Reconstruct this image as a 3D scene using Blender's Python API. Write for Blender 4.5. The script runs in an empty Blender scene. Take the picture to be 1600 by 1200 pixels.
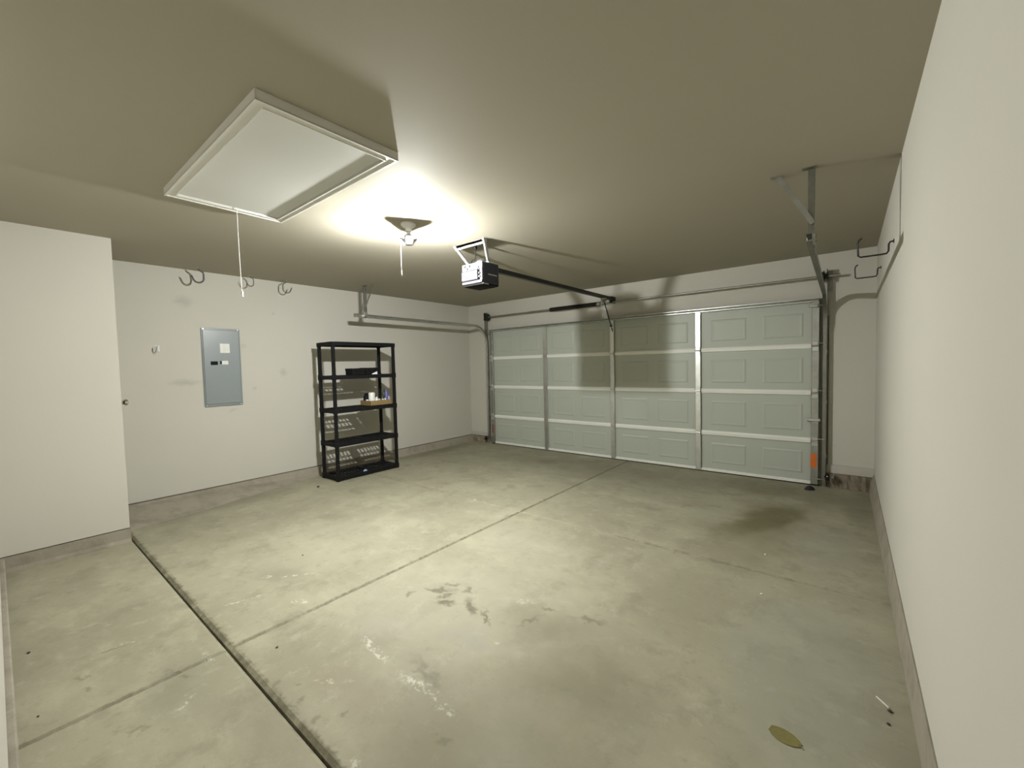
import bpy, bmesh, math, random
from mathutils import Vector, Matrix, Euler
random.seed(7)
S = bpy.context.scene
COL = S.collection
PI = math.pi

# ------------------------------------------------------------------ room dimensions (metres)
XR, XL, XN, YN = 0.2233, -5.6912, -4.8118, 0.6825
D, H, YB = 5.7935, 2.5744, -0.03
ZCL, ZCR, ZCN = 0.111, 0.1865, 0.1133
DXL, DXR, ZT = -5.124, -0.247, 2.068
JX, JY1, JY2 = -2.495, 0.700, 3.184

# ------------------------------------------------------------------ materials
def new_mat(name):
    m = bpy.data.materials.new(name); m.use_nodes = True
    nt = m.node_tree
    return m, nt, nt.nodes['Principled BSDF']

def plain(name, col, rough=0.6, metal=0.0, bump=0.0, bscale=300.0, var=0.0, vscale=6.0, spec=0.5):
    m, nt, b = new_mat(name)
    N, L = nt.nodes, nt.links
    b.inputs['Base Color'].default_value = (*col, 1)
    b.inputs['Roughness'].default_value = rough
    b.inputs['Metallic'].default_value = metal
    b.inputs['Specular IOR Level'].default_value = spec
    geo = N.new('ShaderNodeNewGeometry')
    if var > 0:
        n = N.new('ShaderNodeTexNoise'); n.inputs['Scale'].default_value = vscale; n.inputs['Detail'].default_value = 4
        L.new(geo.outputs['Position'], n.inputs['Vector'])
        mx = N.new('ShaderNodeMix'); mx.data_type = 'RGBA'
        mx.inputs[6].default_value = (*[c * (1 - var) for c in col], 1)
        mx.inputs[7].default_value = (*[min(1, c * (1 + var)) for c in col], 1)
        L.new(n.outputs['Fac'], mx.inputs[0]); L.new(mx.outputs[2], b.inputs['Base Color'])
    if bump > 0:
        n = N.new('ShaderNodeTexNoise'); n.inputs['Scale'].default_value = bscale; n.inputs['Detail'].default_value = 2
        L.new(geo.outputs['Position'], n.inputs['Vector'])
        bp = N.new('ShaderNodeBump'); bp.inputs['Strength'].default_value = bump; bp.inputs['Distance'].default_value = 0.002
        L.new(n.outputs['Fac'], bp.inputs['Height']); L.new(bp.outputs['Normal'], b.inputs['Normal'])
    return m

def emit(name, col, strength):
    m, nt, b = new_mat(name)
    b.inputs['Base Color'].default_value = (0.9, 0.9, 0.9, 1)
    b.inputs['Emission Color'].default_value = (*col, 1)
    b.inputs['Emission Strength'].default_value = strength
    return m

class Shader:
    """small helper to stack procedural marks onto a base colour"""
    def __init__(s, name, rough):
        s.m, s.nt, s.b = new_mat(name); s.N, s.L = s.nt.nodes, s.nt.links
        s.b.inputs['Roughness'].default_value = rough
        s.geo = s.N.new('ShaderNodeNewGeometry'); s.pos = s.geo.outputs['Position']; s.col = None
    def noise(s, scale, detail=4, rough=0.55, vec=None, stretch=None):
        n = s.N.new('ShaderNodeTexNoise'); n.inputs['Scale'].default_value = scale
        n.inputs['Detail'].default_value = detail; n.inputs['Roughness'].default_value = rough
        v = vec or s.pos
        if stretch:
            mp = s.N.new('ShaderNodeMapping'); mp.inputs['Scale'].default_value = stretch
            s.L.new(v, mp.inputs['Vector']); v = mp.outputs['Vector']
        s.L.new(v, n.inputs['Vector']); return n
    def rng(s, val, a, b, c=0.0, d=1.0, smooth=True):
        r = s.N.new('ShaderNodeMapRange'); r.interpolation_type = 'SMOOTHSTEP' if smooth else 'LINEAR'
        r.inputs['From Min'].default_value = a; r.inputs['From Max'].default_value = b
        r.inputs['To Min'].default_value = c; r.inputs['To Max'].default_value = d
        s.L.new(val, r.inputs['Value']); return r.outputs['Result']
    def mul(s, a, b):
        n = s.N.new('ShaderNodeMath'); n.operation = 'MULTIPLY'
        for i, v in enumerate((a, b)):
            if isinstance(v, (int, float)): n.inputs[i].default_value = v
            else: s.L.new(v, n.inputs[i])
        return n.outputs[0]
    def vmax(s, a, b):
        n = s.N.new('ShaderNodeMath'); n.operation = 'MAXIMUM'
        s.L.new(a, n.inputs[0]); s.L.new(b, n.inputs[1]); return n.outputs[0]
    def warp(s, scale, amp):
        n = s.noise(scale, 3)
        a = s.N.new('ShaderNodeVectorMath'); a.operation = 'SUBTRACT'; a.inputs[1].default_value = (0.5, 0.5, 0.5)
        s.L.new(n.outputs['Color'], a.inputs[0])
        b = s.N.new('ShaderNodeVectorMath'); b.operation = 'SCALE'; b.inputs['Scale'].default_value = amp
        s.L.new(a.outputs[0], b.inputs[0])
        c = s.N.new('ShaderNodeVectorMath'); c.operation = 'ADD'
        s.L.new(s.pos, c.inputs[0]); s.L.new(b.outputs[0], c.inputs[1]); return c.outputs[0]
    def blob(s, vec, loc, scale, rot=(0, 0, 0), inner=0.45):
        mp = s.N.new('ShaderNodeMapping'); mp.vector_type = 'TEXTURE'
        mp.inputs['Location'].default_value = loc; mp.inputs['Rotation'].default_value = rot; mp.inputs['Scale'].default_value = scale
        s.L.new(vec, mp.inputs['Vector'])
        ln = s.N.new('ShaderNodeVectorMath'); ln.operation = 'LENGTH'; s.L.new(mp.outputs[0], ln.inputs[0])
        return s.rng(ln.outputs['Value'], 1.0, inner)
    def mix(s, fac, col, mode='MIX'):
        mx = s.N.new('ShaderNodeMix'); mx.data_type = 'RGBA'; mx.blend_type = mode
        if isinstance(fac, (int, float)): mx.inputs[0].default_value = fac
        else: s.L.new(fac, mx.inputs[0])
        if s.col is None: mx.inputs[6].default_value = (0.5, 0.5, 0.5, 1)
        elif isinstance(s.col, tuple): mx.inputs[6].default_value = (*s.col, 1)
        else: s.L.new(s.col, mx.inputs[6])
        mx.inputs[7].default_value = (*col, 1)
        s.col = mx.outputs[2]
    def bump(s, height, strength, dist):
        bp = s.N.new('ShaderNodeBump'); bp.inputs['Strength'].default_value = strength; bp.inputs['Distance'].default_value = dist
        s.L.new(height, bp.inputs['Height']); s.L.new(bp.outputs['Normal'], s.b.inputs['Normal'])
    def done(s):
        s.L.new(s.col, s.b.inputs['Base Color']); return s.m

WALLC = (0.572, 0.553, 0.49)
def wall_material(name, col, marks=()):
    s = Shader(name, 0.75); s.b.inputs['Specular IOR Level'].default_value = 0.25
    s.col = col
    s.mix(s.mul(s.rng(s.noise(1.3, 3).outputs['Fac'], 0.35, 0.75), 0.25), tuple(c * 0.93 for c in col))
    w = s.warp(9, 0.10)
    for loc, sc, k in marks:
        s.mix(s.mul(s.blob(w, loc, sc, inner=0.0), k), tuple(c * 0.62 for c in col))
    s.bump(s.noise(170, 2).outputs['Fac'], 0.10, 0.002)
    return s.done()

M = {}
M['wall'] = wall_material('painted_drywall', WALLC)
M['wall_left'] = wall_material('painted_drywall_scuffed', WALLC, [
    ((XL, 1.36, 2.22), (0.1, 0.13, 0.09), 0.45), ((XL, 1.33, 1.33), (0.1, 0.22, 0.05), 0.5),
    ((XL, 2.36, 1.42), (0.1, 0.06, 0.08), 0.45), ((XL, 2.03, 1.22), (0.1, 0.04, 0.05), 0.35),
    ((XL, 2.28, 2.16), (0.1, 0.05, 0.03), 0.35), ((XL, 1.77, 0.98), (0.1, 0.06, 0.03), 0.35),
    ((XL, 1.93, 1.74), (0.1, 0.05, 0.05), 0.25)])
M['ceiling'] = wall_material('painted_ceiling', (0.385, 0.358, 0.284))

def concrete_floor(bx0, bx1, by0, by1):
    s = Shader('worn_concrete', 0.62)
    def near(x, y, rx, ry):
        return bx0 - rx < x < bx1 + rx and by0 - ry < y < by1 + ry
    s.b.inputs['Specular IOR Level'].default_value = 0.22
    s.col = (0.385, 0.368, 0.268)
    s.mix(s.mul(s.rng(s.noise(0.75, 5, 0.6).outputs['Fac'], 0.42, 0.66), 0.65), (0.290, 0.274, 0.196))
    s.mix(s.mul(s.rng(s.noise(1.7, 6, 0.65, stretch=(1, 1.6, 1)).outputs['Fac'], 0.46, 0.68), 0.65), (0.455, 0.435, 0.318))
    s.mix(s.mul(s.rng(s.noise(3.6, 7, 0.7, stretch=(1.2, 1, 1)).outputs['Fac'], 0.50, 0.66), 0.55), (0.265, 0.25, 0.180))
    s.mix(s.mul(s.rng(s.noise(7.5, 7, 0.75).outputs['Fac'], 0.53, 0.66), 0.50), (0.47, 0.45, 0.345))
    s.mix(s.mul(s.rng(s.noise(13, 7, 0.75).outputs['Fac'], 0.55, 0.68), 0.45), (0.245, 0.23, 0.165))
    s.mix(s.mul(s.rng(s.noise(34, 5, 0.7).outputs['Fac'], 0.58, 0.75), 0.40), (0.50, 0.48, 0.39))
    w = s.warp(3.5, 0.35); wf = s.warp(14, 0.16); wt = s.warp(30, 0.05)
    def st(vec, x, y, rx, ry, rot, k, col, inner=0.2):
        m_ = max(rx, ry) if rot else 0
        if not near(x, y, max(rx, m_) + .05, max(ry, m_) + .05): return
        s.mix(s.mul(s.blob(vec, (x, y, 0), (rx, ry, 3), (0, 0, rot), inner), k), col)
    dark = (0.155, 0.145, 0.100); damp = (0.205, 0.18, 0.10); brown = (0.30, 0.255, 0.185); pale = (0.50, 0.475, 0.375)
    # large tone patches
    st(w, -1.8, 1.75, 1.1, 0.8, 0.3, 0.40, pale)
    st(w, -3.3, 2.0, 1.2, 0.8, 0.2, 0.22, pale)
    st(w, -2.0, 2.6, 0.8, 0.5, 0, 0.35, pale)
    st(w, -0.55, 4.3, 0.40, 0.85, 0.15, 0.62, damp)
    st(w, -0.65, 3.6, 0.55, 0.7, 0.2, 0.35, damp)
    st(w, -0.75, 2.6, 0.50, 0.8, 0.1, 0.40, (0.255, 0.24, 0.165))
    st(w, -0.95, 1.65, 0.55, 0.7, 0.0, 0.40, (0.255, 0.24, 0.165))
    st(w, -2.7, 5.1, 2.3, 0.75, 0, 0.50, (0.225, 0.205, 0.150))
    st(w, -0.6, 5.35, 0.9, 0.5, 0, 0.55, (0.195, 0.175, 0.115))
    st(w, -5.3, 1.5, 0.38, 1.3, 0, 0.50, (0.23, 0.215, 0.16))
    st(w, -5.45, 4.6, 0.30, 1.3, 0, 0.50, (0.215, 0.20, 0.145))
    st(w, -1.75, 0.95, 0.45, 0.18, 0.2, 0.45, brown)
    st(w, -3.45, 5.05, 0.22, 0.16, 0, 0.45, (0.20, 0.165, 0.12))
    st(w, -3.9, 2.0, 0.25, 0.14, 0.8, 0.45, (0.25, 0.235, 0.17))
    st(w, -3.15, 1.2, 0.30, 0.15, 0.6, 0.45, (0.26, 0.25, 0.19))
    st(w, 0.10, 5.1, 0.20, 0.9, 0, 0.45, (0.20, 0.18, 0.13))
    st(w, -0.15, 2.3, 0.42, 0.9, 0.0, 0.45, (0.335, 0.335, 0.285), 0.5)
    st(w, -0.10, 3.9, 0.30, 0.7, 0.0, 0.35, (0.315, 0.31, 0.26), 0.4)
    st(w, -0.56, 4.30, 0.23, 0.85, -0.38, 0.78, (0.160, 0.145, 0.070), 0.35)
    st(w, -0.98, 1.05, 0.75, 0.55, 0.0, 0.65, (0.25, 0.23, 0.155))
    st(w, -0.95, 1.55, 0.45, 0.25, 0.3, 0.45, (0.215, 0.20, 0.13))
    st(w, -1.30, 1.85, 0.35, 0.22, 0.5, 0.45, (0.23, 0.215, 0.145))
    st(w, -2.0, 1.30, 0.30, 0.16, 0.2, 0.35, (0.42, 0.40, 0.34))
    st(w, -1.55, 1.50, 0.25, 0.14, 0.2, 0.35, (0.36, 0.34, 0.305))
    st(w, -1.75, 0.62, 0.55, 0.25, 0.0, 0.45, (0.265, 0.24, 0.18))
    st(w, -2.35, 0.45, 0.5, 0.25, 0.0, 0.35, (0.29, 0.285, 0.215))
    # dirt lying along the joints
    dirt = s.rng(s.noise(9, 5, .7).outputs['Fac'], .30, .62)
    for cx, cy, hx, hy, k, col in ((JX, 2.9, .026, 6.5, .75, (0.175, 0.16, 0.105)), (-2.3, JY1 + .016, 6.5, .030, .80, (0.12, 0.11, 0.068)), (-.9, JY2, 1.6, .026, .7, (0.17, 0.155, 0.105)), (-4.2, JY2, 1.5, .022, .55, (0.21, 0.19, 0.13))):
        if near(cx, cy, hx, hy): s.mix(s.mul(s.mul(s.blob(wt, (cx, cy, 0), (hx, hy, 3), (0, 0, 0), 0.2), dirt), k), col)
    # oily smudge in the middle bay
    for x, y, rx, ry, r, k in ((-1.90, 1.66, 0.085, 0.030, 0.7, .80), (-2.05, 1.74, 0.10, 0.024, 0.5, .6), (-1.73, 1.72, 0.10, 0.032, -0.5, .65),
                               (-1.60, 1.70, 0.10, 0.013, -0.7, .6), (-1.96, 1.72, 0.07, 0.015, 1.0, .55), (-2.16, 1.60, 0.03, 0.02, 0, .45),
                               (-2.02, 1.83, 0.06, 0.02, 0.4, .45), (-1.88, 1.84, 0.04, 0.018, 0, .5), (-1.38, 1.83, 0.09, 0.012, 1.2, .45),
                               (-1.36, 1.98, 0.06, 0.012, .2, .4), (-1.12, 2.02, .10, .02, .3, .45), (-1.55, 1.22, .14, .03, -.2, .4)):
        st(wf, x, y, rx * 1.35, ry * 1.5, r, min(.9, k * 1.25), dark, 0.15)
    for x, y, rx, ry in ((-2.02, 0.74, .03, .018), (-1.96, .80, .02, .014), (-1.86, .76, .035, .02), (-1.70, .78, .04, .03), (-1.62, .86, .03, .02),
                         (-1.20, 1.02, .05, .03), (-1.02, .94, .05, .025), (-.86, 1.02, .05, .04), (-1.10, .80, .04, .05), (-2.52, .47, .06, .02),
                         (-2.43, .50, .04, .02), (-2.22, .30, .05, .02), (-2.83, .20, .03, .02), (-2.7, .22, .03, .02), (-3.75, 1.9, .06, .02),
                         (.02, 4.55, .05, .015), (-.93, 3.42, .05, .02), (-.73, 3.17, .05, .02), (-1.0, 3.15, .04, .02)):
        st(wf, x, y, rx, ry, 0.6, 0.5, dark, 0.1)
    # white chips along hairline cracks
    chip = s.rng(s.noise(24, 7, 0.8).outputs['Fac'], 0.50, 0.57)
    white = (0.66, 0.64, 0.55)
    def chips(x0, y0, x1, y1, wd, k):
        cx, cy = (x0 + x1) / 2, (y0 + y1) / 2; a = math.atan2(y1 - y0, x1 - x0); l = math.hypot(x1 - x0, y1 - y0) / 2
        if near(cx, cy, l, l): s.mix(s.mul(s.mul(s.blob(wt, (cx, cy, 0), (l, wd, 3), (0, 0, a), 0.5), chip), k), white)
    for c in ((-2.06, 1.18, -1.70, 1.14, .030, .9), (-1.66, 1.12, -1.36, 1.17, .035, .8), (-1.42, 1.13, -1.22, 1.12, .03, .7),
              (-2.98, .80, -2.92, 1.05, .018, .9), (-3.08, 1.18, -2.90, 1.40, .018, .9), (-3.22, 1.10, -3.10, 1.16, .03, 1.0),
              (-2.70, 1.10, -2.58, 1.16, .035, 1.0), (-3.02, .28, -2.98, .44, .010, .8), (-2.60, .62, -2.40, .60, .03, .8),
              (-2.30, .50, -2.20, .42, .03, .6), (-1.95, .85, -1.75, .98, .02, .6), (-3.42, 3.18, -2.70, 3.18, .014, .9),
              (-1.60, 1.92, -1.44, 2.0, .03, .6), (-1.42, 1.55, -1.38, 1.62, .02, .6), (-1.42, .72, -1.36, .78, .03, .6)):
        chips(*c)
    # crack near the back bay
    if near(-2.99, .33, .1, .1): s.mix(s.mul(s.blob(wt, (-2.99, .33, 0), (.008, .10, 3), (0, 0, -.2), .3), .7), dark)
    s.mix(1.0, (0.83, 0.825, 0.81), 'MULTIPLY')
    s.bump(s.noise(60, 6, 0.7).outputs['Fac'], 0.18, 0.004)
    s.L.new(s.rng(s.noise(2.0, 4).outputs['Fac'], 0.35, 0.7, 0.48, 0.75), s.b.inputs['Roughness'])
    return s.done()

def concrete_curb(name, base, dk):
    s = Shader(name, 0.85); s.col = base
    s.mix(s.mul(s.rng(s.noise(4.5, 5, .65).outputs['Fac'], .42, .68), .8), dk)
    s.mix(s.mul(s.rng(s.noise(16, 5, .7).outputs['Fac'], .56, .72), .5), tuple(c * 1.25 for c in base))
    s.bump(s.noise(45, 6, .7).outputs['Fac'], .35, .008)
    return s.done()
M['curb'] = concrete_curb('stem_wall_concrete', (0.315, 0.285, 0.225), (0.215, 0.195, 0.15))
M['curb_dark'] = concrete_curb('stained_stem_wall_concrete', (0.235, 0.20, 0.145), (0.085, 0.065, 0.04))
M['joint'] = plain('joint_filler', (0.05, 0.045, 0.03), .9, bump=.3, bscale=80, var=.3, vscale=8)
M['sill'] = plain('painted_sill_board', (0.50, 0.475, 0.41), .7, var=.12, vscale=9, bump=.15, bscale=60)
M['door_steel'] = plain('painted_steel_section', (0.435, 0.46, 0.40), .5, bump=.06, bscale=220, var=.05, vscale=2)
M['door_rail'] = plain('white_painted_rail', (0.80, 0.80, 0.74), .45, var=.05, vscale=5)
def galvanised(name, col, rough):
    s = Shader(name, rough); s.b.inputs['Metallic'].default_value = 1.0
    s.col = col
    s.mix(s.mul(s.rng(s.noise(9, 4).outputs['Fac'], .4, .65), .5), tuple(c * .8 for c in col))
    s.L.new(s.rng(s.noise(30, 3).outputs['Fac'], .3, .7, rough - .06, rough + .1), s.b.inputs['Roughness'])
    return s.done()
M['galv'] = galvanised('galvanised_steel', (0.62, 0.63, 0.59), .38)
M['galv_dull'] = galvanised('dull_galvanised_steel', (0.40, 0.40, 0.36), .5)
M['track_steel'] = galvanised('dark_track_steel', (0.25, 0.25, 0.215), .5)  # darker copy of the galvanised steel; the left track takes the lighter one
M['galv_bright'] = plain('bright_zinc_bracket', (0.60, 0.60, 0.59), .4, metal=.8, var=.08, vscale=20)
M['dark_steel'] = plain('oiled_spring_steel', (0.035, 0.032, 0.03), .5, metal=.6, var=.2, vscale=30)
M['black_metal'] = plain('black_painted_metal', (0.018, 0.017, 0.017), .45, var=.2, vscale=20)
M['black_plastic'] = plain('black_resin', (0.0065, 0.0065, 0.007), .7, bump=.1, bscale=300, var=.15, vscale=15, spec=.2)
M['navy_housing'] = plain('charcoal_navy_housing', (0.028, 0.031, 0.048), .35, var=.1, vscale=15)
M['chassis'] = plain('grey_chassis_sheet', (0.16, 0.15, 0.155), .5, metal=.5, var=.3, vscale=60)
M['white_plastic'] = plain('white_plastic', (0.75, 0.75, 0.73), .4, var=.03, vscale=10)
M['lens'] = plain('milky_lens_cover', (0.075, 0.075, 0.092), .25, var=.04, vscale=20)
M['hatch_panel'] = plain('painted_hatch_panel', (0.60, 0.60, 0.565), .55, var=.03, vscale=3, bump=.03, bscale=120)
M['hatch_trim'] = plain('painted_hatch_trim', (0.66, 0.65, 0.60), .5, var=.04, vscale=6)
M['panel_grey'] = plain('grey_enamel', (0.245, 0.275, 0.285), .32, var=.05, vscale=4)
M['paper'] = plain('label_paper', (0.80, 0.81, 0.77), .7, var=.03, vscale=30)
M['paper_print'] = plain('faint_print', (0.55, 0.57, 0.54), .8, var=.05, vscale=30)
M['orange'] = plain('orange_sticker', (0.66, 0.16, 0.02), .55, var=.08, vscale=30)
M['red'] = plain('faded_red_sticker', (0.24, 0.10, 0.07), .6, var=.1, vscale=30)
M['cardboard'] = plain('cardboard', (0.25, 0.175, 0.07), .85, var=.12, vscale=25, bump=.1, bscale=150)
M['rope'] = plain('white_cord', (0.75, 0.74, 0.70), .8, var=.05, vscale=50)
M['purple'] = plain('violet_plastic', (0.13, 0.13, 0.36), .4, var=.08, vscale=20)
M['lilac'] = plain('lilac_cap', (0.42, 0.34, 0.68), .4, var=.05, vscale=20)
M['dark_green'] = plain('dark_green_plastic', (0.035, 0.055, 0.035), .4, var=.1, vscale=20)
M['blue_wrapper'] = plain('pale_blue_wrapper', (0.30, 0.40, 0.55), .35, var=.25, vscale=40)
M['leaf'] = plain('olive_leaf', (0.165, 0.145, 0.045), .6, var=.2, vscale=40, bump=.2, bscale=120)
M['grit'] = plain('dark_grit', (0.05, 0.045, 0.03), .9, var=.3, vscale=40)
M['chip'] = plain('white_paint_chip', (0.72, 0.70, 0.62), .8, var=.05, vscale=30)
M['rubber'] = plain('black_rubber', (0.012, 0.012, 0.011), .75, var=.2, vscale=30, bump=.2, bscale=80)
M['brass_nickel'] = plain('satin_nickel', (0.55, 0.52, 0.46), .25, metal=1, var=.05, vscale=20)
M['vinyl_hook'] = plain('grey_vinyl_coated_steel', (0.10, 0.098, 0.095), .5, var=.1, vscale=30)
M['lamp_body'] = plain('silver_grey_lamp_body', (0.55, 0.56, 0.60), .4, metal=.3, var=.05, vscale=20)
M['led'] = emit('lit_led_panel', (1.0, 1.01, 0.99), 13700.0)

# ------------------------------------------------------------------ mesh helpers
class MB:
    def __init__(s): s.bm = bmesh.new()
    def box(s, x0, x1, y0, y1, z0, z1, bev=0.0, mat=None, seg=1):
        vs = [s.bm.verts.new((x, y, z)) for x in (x0, x1) for y in (y0, y1) for z in (z0, z1)]
        fs = [(0, 1, 3, 2), (4, 6, 7, 5), (0, 4, 5, 1), (2, 3, 7, 6), (0, 2, 6, 4), (1, 5, 7, 3)]
        faces = [s.bm.faces.new([vs[i] for i in f]) for f in fs]
        if mat is not None:
            for v in vs: v.co = mat @ v.co
        if bev > 0:
            es = list({e for f in faces for e in f.edges})
            bmesh.ops.bevel(s.bm, geom=es, offset=bev, segments=seg, affect='EDGES', profile=0.5)
        return s
    def poly(s, pts, faces):
        vs = [s.bm.verts.new(p) for p in pts]
        for f in faces: s.bm.faces.new([vs[i] for i in f])
        return s
    def loft(s, rings, closed=True, cap=True):
        R = [[s.bm.verts.new(p) for p in r] for r in rings]; n = len(R[0])
        for a, b in zip(R, R[1:]):
            for i in range(n if closed else n - 1):
                j = (i + 1) % n; s.bm.faces.new([a[i], a[j], b[j], b[i]])
        if cap and closed:
            s.bm.faces.new(R[0][::-1]); s.bm.faces.new(R[-1])
        return s
    def tube(s, pts, r, n=10, cap=True):
        pts = [Vector(p) for p in pts]; rings = []
        rr = r if isinstance(r, (list, tuple)) else [r] * len(pts)
        up = None
        for i, p in enumerate(pts):
            t = (pts[min(i + 1, len(pts) - 1)] - pts[max(i - 1, 0)]).normalized()
            if up is None:
                up = Vector((0, 0, 1)) if abs(t.z) < .9 else Vector((1, 0, 0))
            a = t.cross(up).normalized(); b = a.cross(t).normalized(); up = b
            rings.append([p + (a * math.cos(2 * PI * k / n) + b * math.sin(2 * PI * k / n)) * rr[i] for k in range(n)])
        return s.loft(rings, True, cap)
    def cyl(s, a, b, r, n=20, r2=None): return s.tube([a, b], [r, r if r2 is None else r2], n)
    def lathe(s, prof, c=(0, 0, 0), n=24, mat=None):
        rings = [[Vector((c[0] + r * math.cos(2 * PI * k / n), c[1] + r * math.sin(2 * PI * k / n), c[2] + z)) for k in range(n)] for r, z in prof]
        if mat is not None: rings = [[mat @ v for v in r] for r in rings]
        return s.loft(rings)
    def sweep_yz(s, prof, path, x, xs=None):
        """prof: (a,b) a along X, b along the normal of a path lying in a YZ plane"""
        rings = []
        for i, (y, z) in enumerate(path):
            y0, z0 = path[max(i - 1, 0)]; y1, z1 = path[min(i + 1, len(path) - 1)]
            ty, tz = y1 - y0, z1 - z0; l = math.hypot(ty, tz); ny, nz = -tz / l, ty / l
            rings.append([Vector(((xs[i] if xs else x) + a, y + ny * b, z + nz * b)) for a, b in prof])
        return s.loft(rings)
    def build(s, name, mat, parent=None, smooth=False, local=False, kind=None):
        bmesh.ops.recalc_face_normals(s.bm, faces=s.bm.faces)
        me = bpy.data.meshes.new(name)
        off = Vector((0, 0, 0))
        if parent is not None and not local: off = Vector(parent['_w'])
        if parent is None and not local:
            xs = [v.co for v in s.bm.verts]
            off = Vector([(min(v[i] for v in xs) + max(v[i] for v in xs)) / 2 for i in range(3)]); off.z = min(v.z for v in xs)
        if off.length: bmesh.ops.translate(s.bm, verts=s.bm.verts, vec=-off)
        s.bm.to_mesh(me); s.bm.free()
        if smooth:
            for p in me.polygons: p.use_smooth = True
            try: me.set_sharp_from_angle(angle=math.radians(40))
            except Exception: pass
        me.materials.append(M[mat] if isinstance(mat, str) else mat)
        o = bpy.data.objects.new(name, me); COL.objects.link(o)
        if parent is not None:
            o.parent = parent; o['_w'] = parent['_w']
        else:
            o.location = off; o['_w'] = off
        if kind: o['kind'] = kind
        return o

def thing(name, label, cat, loc, group=None):
    o = bpy.data.objects.new(name, None); COL.objects.link(o)
    o.location = loc; o['_w'] = Vector(loc); o.empty_display_size = .05
    o['label'] = label; o['category'] = cat
    if group: o['group'] = group
    return o
def tag(o, label, cat, group=None):
    o['label'] = label; o['category'] = cat
    if group: o['group'] = group
    return o
def lab(o, label): o['label'] = label; return o
def struct(o): o['kind'] = 'structure'; return o
def arc(cx, cy, r, a0, a1, n):
    return [(cx + r * math.cos(a0 + (a1 - a0) * i / n), cy + r * math.sin(a0 + (a1 - a0) * i / n)) for i in range(n + 1)]

def bar(m, p0, p1, q, w, tvec):
    m.loft([[p + q * w - tvec, p + q * w + tvec, p - q * w + tvec, p - q * w - tvec] for p in (p0, p1)])

# ------------------------------------------------------------------ floor: six slabs parted by grooves
b = MB()
def slab(x0, x1, y0, y1, cx0, cx1, cy0, cy1):
    dp, lo = 0.011, -0.12
    a = [(x0, y0), (x1, y0), (x1, y1), (x0, y1)]
    i = [(x0 + cx0, y0 + cy0), (x1 - cx1, y0 + cy0), (x1 - cx1, y1 - cy1), (x0 + cx0, y1 - cy1)]
    b.loft([[(x, y, lo) for x, y in a], [(x, y, -dp) for x, y in a], [(x, y, 0) for x, y in i]])
g1, g2, g3 = 0.006, 0.0010, 0.0010
X0, X1 = XL - .12, XR + .12
ch1, ch2, ch3 = .017, .014, .011
ys = [(YB - .9, JY1 - g1, .0, ch1), (JY1 + g1, JY2 - g3, ch1, ch3), (JY2 + g3, D + .3, ch3, 0)]
for y0, y1, c0, c1 in ys:
    slab(X0, JX - g2, y0, y1, 0, ch2, c0, c1)
    slab(JX + g2, X1, y0, y1, ch2, 0, c0, c1)
slab_mats = []
for y0, y1, c0, c1 in ys:
    for xa, xb in ((X0, JX), (JX, X1)): slab_mats.append(concrete_floor(xa, xb, y0, y1))
fl = struct(b.build('floor', slab_mats[0]))
for m_ in slab_mats[1:]: fl.data.materials.append(m_)
for p_ in fl.data.polygons:
    c_ = p_.center + fl.location
    p_.material_index = (0 if c_.y < JY1 else 2 if c_.y < JY2 else 4) + (0 if c_.x < JX else 1)
b = MB(); b.box(X0, X1, YB - .9, D + .3, -.16, -.045)
o = struct(b.build('trim_1', 'joint'))

# ------------------------------------------------------------------ shell
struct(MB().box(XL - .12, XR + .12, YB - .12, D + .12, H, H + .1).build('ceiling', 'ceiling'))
gap = .007
struct(MB().box(XL - .12, XL, YN - .10, D + .10, ZCL + gap, H).build('wall_left', 'wall_left'))
b = MB().box(XN - .12, XN, YB - .1, YN, ZCN + gap, H)
struct(b.build('wall_closet', 'wall'))
# the return wall behind the corner with its door
b = MB()
b.box(XL, -5.60, YN - .11, YN, ZCN + gap, H); b.box(-5.60, -4.90, YN - .11, YN, 2.10, H); b.box(-4.90, XN - .12, YN - .11, YN, ZCN + gap, H)
struct(b.build('wall_return', 'wall'))
dd = MB().box(-5.59, -4.91, YN - .05, YN - .012, .03, 2.09, .003).build('door_1', 'hatch_trim'); struct(dd)
k = MB(); Rk = Matrix.Translation((-4.965, YN - .012, 1.19)) @ Matrix.Rotation(-PI / 2, 4, 'X')
k.lathe([(.031, 0), (.031, .006), (.014, .010), (.012, .036), (.020, .044), (.0275, .058), (.026, .070), (.016, .076), (.001, .077)], n=24, mat=Rk)
lab(k.build('door_knob', 'brass_nickel', dd, smooth=True), 'round satin nickel door knob')
struct(MB().box(XR, XR + .12, YB - .1, D + .10, ZCR + gap, H).build('wall_right', 'wall'))
struct(MB().box(XN, XR, YB - .1, YB, ZCN + gap, H).build('wall_back', 'wall'))
b = MB(); b.box(XL, DXL + .02, D, D + .1, .115, H); b.box(DXR - .02, XR, D, D + .1, .25, H); b.box(DXL + .02, DXR - .02, D, D + .1, ZT - .03, H)
b.box(DXR - .02, -.176, D, D + .1, -.02, .25); b.box(DXL - .07, DXL + .02, D, D + .1, -.02, .115)
struct(b.build('wall_front', 'wall'))

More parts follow.
